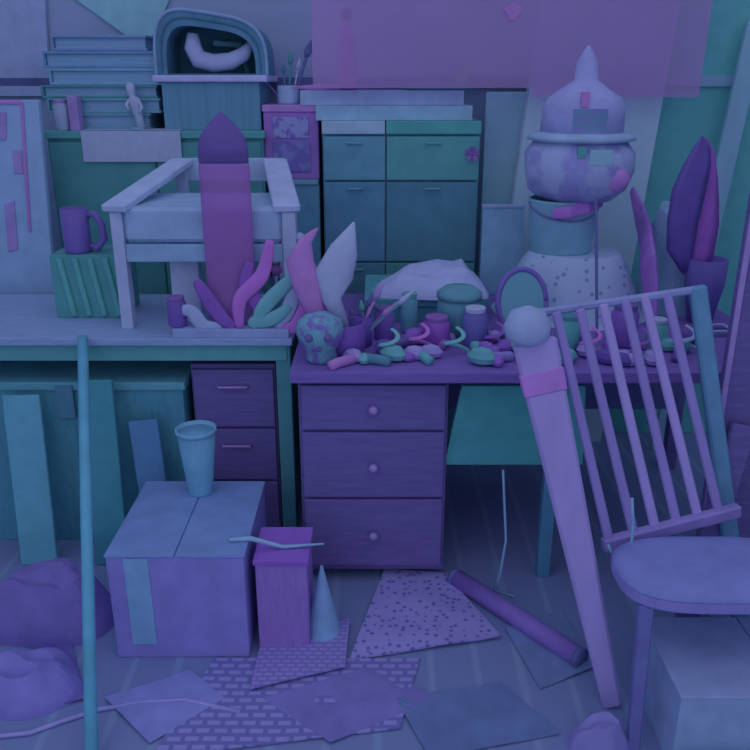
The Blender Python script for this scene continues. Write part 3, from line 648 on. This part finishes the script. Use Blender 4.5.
# crumpled scraps
scr_m = [M('scrap_purple', (82, 58, 140)), M('scrap_teal', (60, 102, 130)), M('scrap_lilac', (92, 86, 152)), M('scrap_dark', (58, 48, 120))]
scr_n = ['purple', 'teal', 'lilac', 'dark violet']
protos = []
for i in range(4):
    mb = MB(); mb.lathe((0, 0, 0), [(.012, 0), (.03, .008), (.036, .024), (.026, .042), (.004, .05)], 14, wob=.03); o = mb.build('paper_scrap', scr_m[i], loc=(0, 0, 0))
    protos.append(o)
cnt = [0] * 4
for k in range(48):
    i = k % 4; x = random.uniform(305, 700); y = random.uniform(336, 366)
    p = Z(x, y, DZ)
    if p.x > dxr - .05 or p.x < dxl + .05: p.x = max(min(p.x, dxr - .06), dxl + .06)
    o = protos[i] if cnt[i] == 0 else protos[i].copy()
    if cnt[i]: COL.objects.link(o)
    cnt[i] += 1
    o.location = p; o.rotation_euler = (0, 0, random.uniform(0, 6)); s_ = random.uniform(.6, 1.15); o.scale = (s_, s_, s_)
    tag(o, f'small {scr_n[i]} scrap of crumpled paper in the litter on the desktop', 'paper', f'{scr_n[i]} paper scraps on the desk')

# ------------------------------------------------------------------ slatted chair
wood = M('chair_lilac', (98, 90, 156), .55, .1, 10, .2, (1, 1, .2)); wood2 = M('chair_slat', (86, 78, 144), .55, .1, 10, .2, (1, 1, .2))
fl0 = Z(612, 706, 0); t = thing('slatted_chair', (.85, 1.8, 0), 'wooden slat back chair with wide splayed post at the right front', 'chair')
top = P(534, 340, 2.0); ft = Vector((fl0.x, fl0.y, 0))
k_ = P(566, 470, 1.92)
MB().slab(ft, top, .05, .035, .008, .115).build('post', wood, t)
MB().slab(ft.lerp(top, .86), ft.lerp(top, .92), .112, .042, .004, .116).build('collar', M('collar_magenta', (106, 76, 152)), t)
MB().lathe(top + Vector((-.02, 0, -.01)), [(.03, 0), (.055, .02), (.06, .05), (.045, .085), (.01, .1)], 24, wob=.01).build('finial', M('finial_pale', (92, 104, 156)), t, True)
SZ = .45
tops = [(556, 312), (580, 309), (603, 304), (625, 300), (644, 295), (666, 291)]
bots = [(610, 545), (635, 540), (656, 532), (677, 525), (698, 518), (718, 510)]
yt0, yt1, yb0, yb1 = 2.03, 2.12, 1.90, 1.99
sl_t = []; sl_b = []
for i in range(6):
    f = i / 5; A = P(*tops[i], yt0 + (yt1 - yt0) * f); B = P(*bots[i], yb0 + (yb1 - yb0) * f)
    sl_t.append(A); sl_b.append(B)
    o = MB().slab(B, A, .026, .014, .004, .024).build('slat', wood if i in (2, 4) else wood2, t)
MB().slab(sl_t[0] + Vector((-.06, .016, -.01)), sl_t[5] + Vector((.09, .016, .0)), .022, .016, .006).build('top_rail', M('top_rail_lilac', (82, 90, 146)), t)
B0 = sl_b[0] + Vector((-.02, 0, 0)); B1 = sl_b[5] + Vector((.06, 0, 0))
MB().slab(B0, B1, .04, .03, .006).build('lower_rail', wood2, t)
rt = sl_t[5] + Vector((.09, .016, .01)); rb = Vector((B1.x + .10, B1.y + .04, 0))
MB().slab(rb, rt, .05, .03, .006, .045).build('post', M('post_teal', (58, 88, 132)), t)['label'] = 'blue rear post'
# seat with rounded outline
sx0, sx1, sy0, sy1 = Z(622, 575, SZ).x, 1.14, 1.61, 1.90
seat = []
for k in range(40):
    a = 2 * PI * k / 40; c, s_ = math.cos(a), math.sin(a)
    seat.append((( sx0 + sx1) / 2 + (sx1 - sx0) / 2 * abs(c) ** .55 * (1 if c > 0 else -1), (sy0 + sy1) / 2 + (sy1 - sy0) / 2 * abs(s_) ** .7 * (1 if s_ > 0 else -1)))
MB().prism([(x, y, SZ - .05) for x, y in seat], (0, 0, .035), .006).build('seat', M('seat_lilac', (82, 80, 148)), t)
MB().mound(seat, SZ - .015, lambda x, y, e: .03 * min(1, e * 3) ** .5 + .004 * noise.noise((x * 12, y * 12, 2)), 16).build('seat_cushion', M('cushion_blue', (76, 82, 146), .9), t, True)
for x, y in ((sx0 + .05, sy0 + .05), (sx1 - .05, sy0 + .05)): MB().slab((x - .005, y - .055, 0), (x, y, SZ - .05), .03, .03, .005, .038).build('leg', M('leg_violet', (64, 66, 126)), t)
MB().bb(ft.x + .0, rb.x, sy1 - .015, sy1 + .015, SZ - .09, SZ - .05, .004).build('seat_rail', wood2, t)
# looped cord hanging at the slats
L_ = [P(x, y, 1.86) for x, y in ((632, 498), (633, 520), (632, 540), (626, 552), (618, 556), (611, 552), (608, 545))]
tag(MB().path(L_, .004, 8).build('cord_loop', M('cord_teal', (78, 106, 150)), smooth=True), 'thin pale cord loop hanging at the bottom of the chair slats', 'cord')

# ------------------------------------------------------------------ floor, right
t = thing('carton', (1.02, 1.68, 0), 'large flat blue-grey carton on the floor under the slatted chair', 'carton')
bx0, bx1, by0, by1, bh = .73, 1.24, 1.535, 1.83, .23
MB().bb(bx0, bx1, by0, by1, 0, bh - .008, .004).build('body', M('carton_blue', (86, 102, 152), .8), t)
MB().bb(bx0 - .004, (bx0 + bx1) / 2 - .002, by0 - .004, by1 + .004, bh - .007, bh, .002).build('flap', M('carton_flap', (88, 100, 152)), t)
MB().bb((bx0 + bx1) / 2 + .002, bx1 + .004, by0 - .004, by1 + .004, bh - .007, bh, .002).build('flap', MATS['carton_flap'], t)
t = thing('carton', (.98, 1.3, 0), 'pale blue-grey carton at the bottom right corner of the floor', 'carton')
MB().bb(.70, 1.25, 1.14, 1.46, 0, .06, .004).build('body', M('carton_pale', (86, 104, 154), .8), t)
MB().bb(.69, 1.26, 1.13, 1.47, .06, .075, .003).build('lid', M('carton_lid', (88, 106, 156), .8), t)
# cloth with foot shape at post bottom
q = Z(598, 744, 0)
tag(MB().mound(blob(q.x, q.y, .075, .055, 36, .2, 31), 0, crumple(.07, 9, .4, 14), 18).build('rag', M('rag_violet', (82, 80, 146), .9)), 'violet crumpled rag on the floor at foot of the wide chair post', 'rag')
# dark screen at right edge
SY = 2.16
w0 = P(737, 300, SY).x
t = thing('screen', (w0 + .25, SY + .02, 0), 'tall dark purple board screen cut off by the right edge', 'screen')
zt = P(745, 150, SY).z
MB().bb(w0, w0 + .5, SY, SY + .03, .03, zt).build('panel', dpurp, t)
MB().bb(w0 - .003, w0 + .012, SY - .008, SY, .03, zt, .002).build('edge_strip', purp, t)
for x in (w0 + .03, w0 + .45): MB().bb(x - .02, x + .02, SY - .06, SY + .12, 0, .03, .004).build('foot', npurp, t)
# dark leaning plank right
A = P(744, 425, 2.13); B = Vector((P(690, 575, 2.02).x, 2.02, 0))
tag(MB().slab((B.x, 2.02, 0), (A.x, 2.13, A.z), .07, .02).build('plank', dpurp), 'short dark plank leaning against the purple screen behind the chair', 'plank')
tag(MB().mound(blob(1.32, 2.02, .10, .07, 36, .2, 41), 0, crumple(.18, 19, .3, 9), 18).build('cloth_bundle', M('bundle_purple', (84, 70, 144), .9)), 'purple cloth bundle on the floor by the purple screen', 'cloth')

# ------------------------------------------------------------------ floor, middle
# rolled tube
a = Z(455, 577, .03); b = Z(580, 658, .03)
t = thing('cardboard_tube', (a + b) / 2 - Vector((0, 0, .03)), 'long purple cardboard tube lying diagonally on the floor', 'tube')
MB().path([a, b], .03, 24).build('tube', M('tube_purple', (80, 66, 142), .6), t, True)
for e, dd in ((a, a - b), (b, b - a)): MB().path([e - dd.normalized() * .01, e + dd.normalized() * .006], .0315, 24).build('end_cap', npurp, t, True)
# bubble wrap sheet
def floor_sheet(pts, z, th, mat, name, label, cat, wav=.004, n=30):
    c = [Z(x, y, z) for x, y in pts]; mb = MB(); G = []
    for i in range(n + 1):
        row = []
        for j in range(n + 1):
            u, v = i / n, j / n
            p = (c[0] * (1 - u) + c[1] * u) * (1 - v) + (c[3] * (1 - u) + c[2] * u) * v
            h = wav * (noise.noise((p.x * 7, p.y * 7, 3)) + 1)
            row.append((mb.bm.verts.new((p.x, p.y, z + th + h)), mb.bm.verts.new((p.x, p.y, z + h * .9))))
        G.append(row)
    for i in range(n):
        for j in range(n):
            for q in (0, 1): mb.bm.faces.new((G[i][j][q], G[i + 1][j][q], G[i + 1][j + 1][q], G[i][j + 1][q]))
    for i in range(n):
        for (r0, r1) in (((i, 0), (i + 1, 0)), ((i, n), (i + 1, n)), ((0, i), (0, i + 1)), ((n, i), (n, i + 1))):
            A_, B_ = G[r0[0]][r0[1]], G[r1[0]][r1[1]]; mb.bm.faces.new((A_[0], B_[0], B_[1], A_[1]))
    return tag(mb.build(name, mat), label, cat)
floor_sheet([(350, 662), (385, 572), (447, 578), (500, 640)], 0, .006, M2('bubble_wrap_pattern', (92, 88, 156), (62, 60, 130), 'dots', 42, (.22, .34)), 'bubble_wrap', 'pale lilac dotted bubble wrap sheet spread on the floor below the desk', 'bubble wrap', .012)
floor_sheet([(150, 760), (215, 660), (420, 660), (400, 730)], 0, .004, M2('printed_pattern', (66, 68, 132), (88, 86, 150), 'brick', 9, (.1, .35)), 'printed_sheet', 'sheet printed with rows of small dark blocks on the floor at front', 'sheet', .004)
floor_sheet([(250, 690), (262, 640), (350, 620), (345, 668)], .014, .004, M2('printed_pattern_small', (76, 72, 140), (92, 84, 152), 'brick', 14, (.1, .35)), 'printed_sheet', 'smaller purple printed sheet overlapping the larger sheet of dark blocks', 'sheet', .003)
# cable under desk
tag(MB().path([P(503, 470, 2.30)] + [P(506, 540, 2.27), P(500, 575, 2.22), Z(494, 590, .006), Z(515, 597, .006)], .004, 8).build('cable', M('cable_teal', (80, 104, 152)), smooth=True), 'thin pale cable dropping from below desk to the floor', 'cable')
# pale boxes / carton stack left-centre
t = thing('carton', (-.56, 2.16, 0), 'tall pale violet carton on the floor in front of the left table', 'carton')
cx0, cx1, cy0, cy1, ch = -.76, -.37, 1.95, 2.40, .35
MB().bb(cx0, cx1, cy0, cy1, 0, ch - .006, .005).build('body', M('carton_violet', (82, 80, 150), .8), t)
MB().bb(cx0 - .003, (cx0 + cx1) / 2 - .002, cy0 - .003, cy1, ch - .006, ch, .002).build('flap', M('carton_violet_flap', (70, 88, 146)), t)
MB().bb((cx0 + cx1) / 2 + .002, cx1 + .003, cy0 - .003, cy1, ch - .006, ch, .002).build('flap', MATS['carton_violet_flap'], t)
MB().bb(cx0 + .05, cx0 + .12, cy0 - .003, cy0, .05, ch - .01, .001).build('tape', M('tape_blue', (76, 104, 154)), t)
# blue cup on carton
p = Z(201, 492, ch); c0 = P(181, 428, p.y); c1 = P(221, 428, p.y); R_ = (c1.x - c0.x) / 2; hh = c0.z - ch
t = thing('plant_pot', (p.x, p.y, ch), 'pale blue tapered pot standing on the tall violet carton', 'pot')
MB().lathe((p.x, p.y, ch), [(R_ * .6, 0), (R_ * .62, .005), (R_ * .96, hh - .012)], 32).build('body', M('pot_blue', (64, 100, 146), .4), t, True)
MB().lathe((p.x, p.y, ch), [(R_ * .97, hh - .014), (R_ * 1.02, hh - .012), (R_ * 1.02, hh), (R_ * .94, hh), (R_ * .9, hh - .02), (0, hh - .02)], 32).build('rim', M('pot_rim', (72, 106, 152), .4), t, True)
# purple crate right of the carton
t = thing('crate', (-.24, 2.05, 0), 'bright purple upright box on the floor right of the violet carton', 'box')
MB().bb(-.345, -.195, 1.98, 2.16, 0, .30, .004).build('body', M('crate_purple', (88, 70, 142), .7, stretch=(10, 1, 1)), t)
MB().bb(-.35, -.19, 1.975, 2.165, .30, .315, .003).build('lid', M('crate_lid', (84, 58, 144)), t)
p = Z(305, 640, 0)
tag(MB().lathe((p.x + .055, p.y + .02, 0), [(.055, 0), (.056, .01), (.004, .25)], 20).build('paper_cone', M('cone_teal', (78, 104, 154))), 'pale blue paper cone standing beside the bright purple box', 'paper')
a = Vector((-.30, 2.0, .3225)); b = Vector((-.20, 1.985, .3225))
tag(MB().path([(-.42, 2.02, .358), (-.36, 2.03, .356), (-.27, 2.04, .322), (-.15, 2.05, .326)], [.006, .008, .006, .003], 8).build('pen', M('pen_pale', (86, 110, 156)), smooth=True), 'thin pale pen lying across the carton and the purple box', 'pen')
# purple drawer chest added to lift the deep shade under the left table
t = thing('fill_drawer_chest', (xr - .25, 2.85, 0), 'dark purple drawer chest added to lighten the dark space under the right end of the left table', 'chest')
ox0, ox1 = hx = (P(196, 450, 2.62).x, xr - .07)
MB().bb(ox0, ox1, 2.64, 3.05, 0, .68, .004).build('body', dpurp, t)
for z0_, z1_ in ((.03, .23), (.24, .44), (.45, .665)):
    d = MB().bb(ox0 + .008, ox1 - .008, 2.622, 2.64, z0_, z1_, .004).build('drawer', MATS['drawer_purple'], t)
    MB().path([((ox0 + ox1) / 2 - .05, 2.623, z1_ - .06), ((ox0 + ox1) / 2 - .05, 2.607, z1_ - .06), ((ox0 + ox1) / 2 + .05, 2.607, z1_ - .06), ((ox0 + ox1) / 2 + .05, 2.623, z1_ - .06)], .005, 8).build('handle', purp, d, True)
# teal chest under left table
t = thing('chest', (-1.1, 2.7, 0), 'teal wooden chest under the left table', 'chest')
hx0, hx1 = P(-40, 450, 2.6).x, P(188, 450, 2.6).x
MB().bb(hx0, hx1, 2.6, 3.0, 0, .60, .004).build('body', M('chest_teal', (48, 90, 124), stretch=(6, 6, 1)), t)
MB().bb(hx0 - .01, hx1 + .01, 2.59, 3.01, .60, .63, .004).build('lid', M('chest_lid', (56, 98, 130)), t)
MB().bb((hx0 + hx1) / 2 - .03, (hx0 + hx1) / 2 + .03, 2.582, 2.6, .5, .62, .003).build('latch', navy, t)
# leaning teal boards in front of chest
for i, (x0, x1, yt, mm, lb) in enumerate(((2, 40, 395, M('leanboard_blue', (60, 104, 140)), 'blue-teal board leaning on the chest at the far left'), (78, 112, 380, M('leanboard_teal', (44, 92, 122)), 'teal board leaning on the left table beside the chest latch'), (128, 158, 420, M('leanboard_slate', (52, 82, 132)), 'slate blue board leaning on the chest behind the violet carton'))):
    A = P((x0 + x1) / 2, yt, 2.535); B = at_floor(((x0 + x1) / 2, yt), ((x0 + x1) / 2 + 12, 500), 2.44)
    hw_ = (x1 - x0) / F * 2.7
    tag(MB().slab((B.x, 2.44, 0.002), (A.x, 2.535, A.z), hw_, .016).build('leaning_board', mm), lb, 'board')
# pole
a = Z(92, 770, 0); b = Vector((P(80, 345, 2.5).x, 2.53, TZ + .01))
tag(MB().path([(a.x, a.y, 0), (b.x, b.y, b.z)], .017, 16).build('pole', M('pole_teal', (58, 104, 146)), smooth=True), 'teal pole leaning from the floor up to the left table edge', 'pole')
# cloth heap at left
q = Z(25, 600, 0)
tag(MB().mound(blob(-1.02, 2.12, .19, .15, 40, .25, 51), 0, crumple(.16, 14, .35, 8), 20).build('cloth_heap', M('heap_purple', (72, 66, 134), .9)), 'purple cloth heap on the floor at left in front of chest', 'cloth')
q = Z(30, 690, 0)
tag(MB().mound(blob(q.x, q.y, .15, .12, 40, .25, 61), 0, crumple(.09, 24, .35, 8), 20).build('cloth_heap', M('heap_lilac', (78, 76, 148), .9)), 'lilac cloth heap on the floor near the bottom left corner', 'cloth')
# pale cable on the floor
tag(MB().path([Z(x, y, .007) for x, y in ((-20, 738), (30, 733), (60, 722), (100, 709), (150, 702), (185, 700), (240, 712))], .006, 8).build('cable', M('cable_lilac', (94, 92, 158)), smooth=True), 'pale lilac cable lying across floor at the bottom left', 'cable')

# ------------------------------------------------------------------ extras
zr = P(500, 82, WY - .02).z
struct(MB().bb(-2.9, 2.9, WY - .03, WY, zr - .02, zr + .02, .003).build('trim_1', npurp))
x0, x1 = P(484, 150, 3.64).x, P(532, 150, 3.64).x
tag(MB().bb(x0, x1, 3.64, 3.66, 0, P(500, 92, 3.64).z, .003).build('panel', M('wall_lightening_teal', (98, 136, 170), var=.06)), 'narrow pale teal panel added to lighten the wall between the drawer cabinet and the canvas', 'panel')  # added over the wall, which falls dark in the film's shade
x0, x1 = P(486, 250, 3.12).x, P(528, 250, 3.12).x
t = thing('carton', ((x0 + x1) / 2, 3.2, DZ), 'small pale blue carton on the desk behind the round mirror', 'carton')
zt = P(500, 213, 3.12).z
MB().bb(x0, x1, 3.255, 3.275, DZ, zt, .003).build('body', M('carton_sky', (76, 102, 148)), t)
MB().bb(x0 - .004, x1 + .004, 3.25, 3.28, zt, zt + .012, .003).build('lid', M('carton_sky_lid', (88, 100, 152)), t)
# magenta flower on the cabinet edge
c = P(472, 154, 3.40)
t = thing('paper_flower', c, 'small magenta paper flower fixed to the right drawer of the tall cabinet', 'flower')
for k in range(5):
    a = 2 * PI * k / 5 + .3
    MB().slab(c + Vector((0, -.004, 0)), c + Vector((.03 * math.cos(a), -.014, .03 * math.sin(a))), .012, .004, .001, .022).build('petal', dmag, t)
MB().path([c + Vector((0, .014, 0)), c + Vector((0, -.012, 0))], .007, 10).build('centre', npurp, t, True)
# small teal bottle on wall trim -> on drawing boards
c = P(456, 92, 3.62)
jar(P(468, 90, 3.7).x - .03, 3.7, hb, .022, .075, M('jar_green', (70, 120, 130)), teal, 'tiny green jar at the right end of the pale drawing boards')
# magenta cone and jar on the left table
p = Z(204, 336, TZ); p = Vector((P(203, 300, 2.60).x - .0, 2.592, TZ + .03))
jar(p.x - .09, 2.6, TZ + .0305, .032, .10, M('jar_dusk', (66, 52, 124), .4), dmag, 'dusky purple jar left of the tall magenta bottle')
# scattered sheets on floor
sheets = [([(262, 700), (330, 745), (440, 700), (372, 668)], 'sheet_a', (74, 72, 138), 'violet sheet of paper lying under the printed sheets at front centre'),
          ([(395, 700), (430, 760), (560, 735), (500, 684)], 'sheet_b', (60, 74, 126), 'blue-grey sheet of paper on the floor at front right of centre'),
          ([(505, 630), (560, 612), (596, 668), (540, 690)], 'sheet_c', (66, 80, 132), 'slate blue sheet of paper beside the end of the long tube'),
          ([(30, 655), (70, 640), (88, 700), (40, 712)], 'sheet_d', (64, 60, 126), 'dark violet sheet of paper between the two cloth heaps'),
          ([(105, 700), (190, 672), (225, 700), (150, 745)], 'sheet_e', (80, 84, 150), 'lavender sheet of paper in front of the violet carton')]
for i, (q, n_, c, lb) in enumerate(sheets):
    floor_sheet(q, .0005, .002, M(n_, c, .85, .12, 12, .3), 'paper_sheet', lb, 'paper', .006, 16)
# curled ribbons in a tray at the right end of the left table
tp = Vector((xr - .22, 2.70, TZ))
rb_m = [M('strip_magenta', (108, 68, 148)), M('strip_teal', (66, 108, 136)), M('strip_plum', (78, 52, 130)), M('strip_pale', (92, 104, 154))]
nm = ['magenta', 'teal', 'plum purple', 'pale']
paths = [((236, 334), (240, 300), (262, 275), (270, 240)), ((252, 336), (262, 310), (280, 290), (304, 268)), ((262, 338), (258, 305), (246, 285), (250, 262)),
         ((272, 336), (284, 318), (292, 296), (288, 262)), ((282, 336), (296, 326), (310, 300), (312, 282)), ((246, 338), (256, 322), (274, 318), (290, 306)),
         ((228, 338), (222, 318), (206, 296), (196, 280)), ((214, 338), (204, 326), (192, 312), (180, 310))]
wh = ['tallest at the left', 'leaning right', 'curving left', 'upright in the middle', 'rightmost', 'lowest', 'by the tall bottle', 'flopping far left']
for i, pp in enumerate(paths):
    yy = 2.566 + .004 * (i % 4)
    pts = [Z(pp[0][0], pp[0][1], TZ + .036)] + [P(x, y, yy + .002 * j) for j, (x, y) in enumerate(pp[1:])]
    pts[0].x = min(pts[0].x, xr - .03); pts[0].y = yy; pts[0].z = TZ + .034
    sm = []
    for j in range(len(pts) - 1):
        p0, p1, p2, p3 = pts[max(j - 1, 0)], pts[j], pts[j + 1], pts[min(j + 2, len(pts) - 1)]
        for q in range(5):
            u = q / 5; sm.append(.5 * ((2 * p1) + (p2 - p0) * u + (2 * p0 - 5 * p1 + 4 * p2 - p3) * u * u + (3 * p1 - p0 - 3 * p2 + p3) * u ** 3))
    sm.append(pts[-1]); n_ = len(sm)
    tag(MB().path(sm, [.006 + .02 * math.sin(PI * (.1 + .85 * j / n_)) for j in range(n_)], 10, .25).build('paper_strip', rb_m[i % 4], smooth=True), f'{nm[i % 4]} curled paper strip on sketch pad below armchair, {wh[i]}', 'paper strip', 'curled paper strips on the sketch pad')
# curled shavings on the desk
for i, (x, y, m_) in enumerate(((420, 352, 0), (455, 356, 1), (495, 350, 2), (535, 356, 3), (390, 358, 1), (590, 356, 0), (640, 358, 2), (684, 354, 3))):
    p = Z(x, y, DZ); pts = [p + Vector((.045 * math.cos(a) * (1 - a / 14), .03 * math.sin(a), .012 + .010 * a)) for a in [k * .45 for k in range(18)]]
    tag(MB().path(pts, .008, 8, .4).build('shaving', rb_m[m_], smooth=True), f'{nm[m_]} spiral curl of paper, {["in front of the violet jar", "by the round pot", "below the round mirror", "beside the chair post", "right of the brush jar", "behind the first chair slats", "behind the last chair slats", "near the plant pot"][i]} on the desk', 'paper curl', 'spiral paper curls on the desk')
# small magenta sticker on the film
c = P(513, 12, 3.356); tag(MB().prism([c + Vector((.03 * math.cos(a) * (1 + .3 * math.sin(3 * a)), 0, .03 * math.sin(a))) for a in [2 * PI * k / 20 for k in range(20)]], (0, .003, 0), 0).build('sticker', mag), 'small magenta sticker near the top of the purple plastic sheet', 'sticker')
# ------------------------------------------------------------------ light
w = bpy.data.worlds.new('studio'); sc.world = w; w.use_nodes = True
bg = w.node_tree.nodes['Background']
LC = (.50, .565, 1.0)
bg.inputs['Color'].default_value = (*LC, 1); bg.inputs['Strength'].default_value = .57
def area(name, loc, target, size, e):
    l = bpy.data.lights.new(name, 'AREA'); l.shape = 'RECTANGLE'; l.size, l.size_y = size; l.energy = e; l.color = LC
    o = bpy.data.objects.new(name, l); COL.objects.link(o); o.location = loc
    o.rotation_euler = (Vector(target) - Vector(loc)).to_track_quat('-Z', 'Y').to_euler(); return o
area('overhead_fill', (-.3, 1.0, 2.75), (0, 2.6, .8), (2.6, 1.6), 3.5)  # unseen soft lamp added overhead for gentle shading
area('front_left_fill', (-1.8, -.8, 2.0), (0, 3, .9), (1.6, 1.6), 3.5)  # soft lamp added behind the camera; no window stands there
vs = sc.view_settings
sc.display_settings.display_device = 'sRGB'
vs.view_transform = 'Standard'; vs.look = 'None'; vs.exposure = 0.05; vs.gamma = 1.0; vs.use_curve_mapping = False
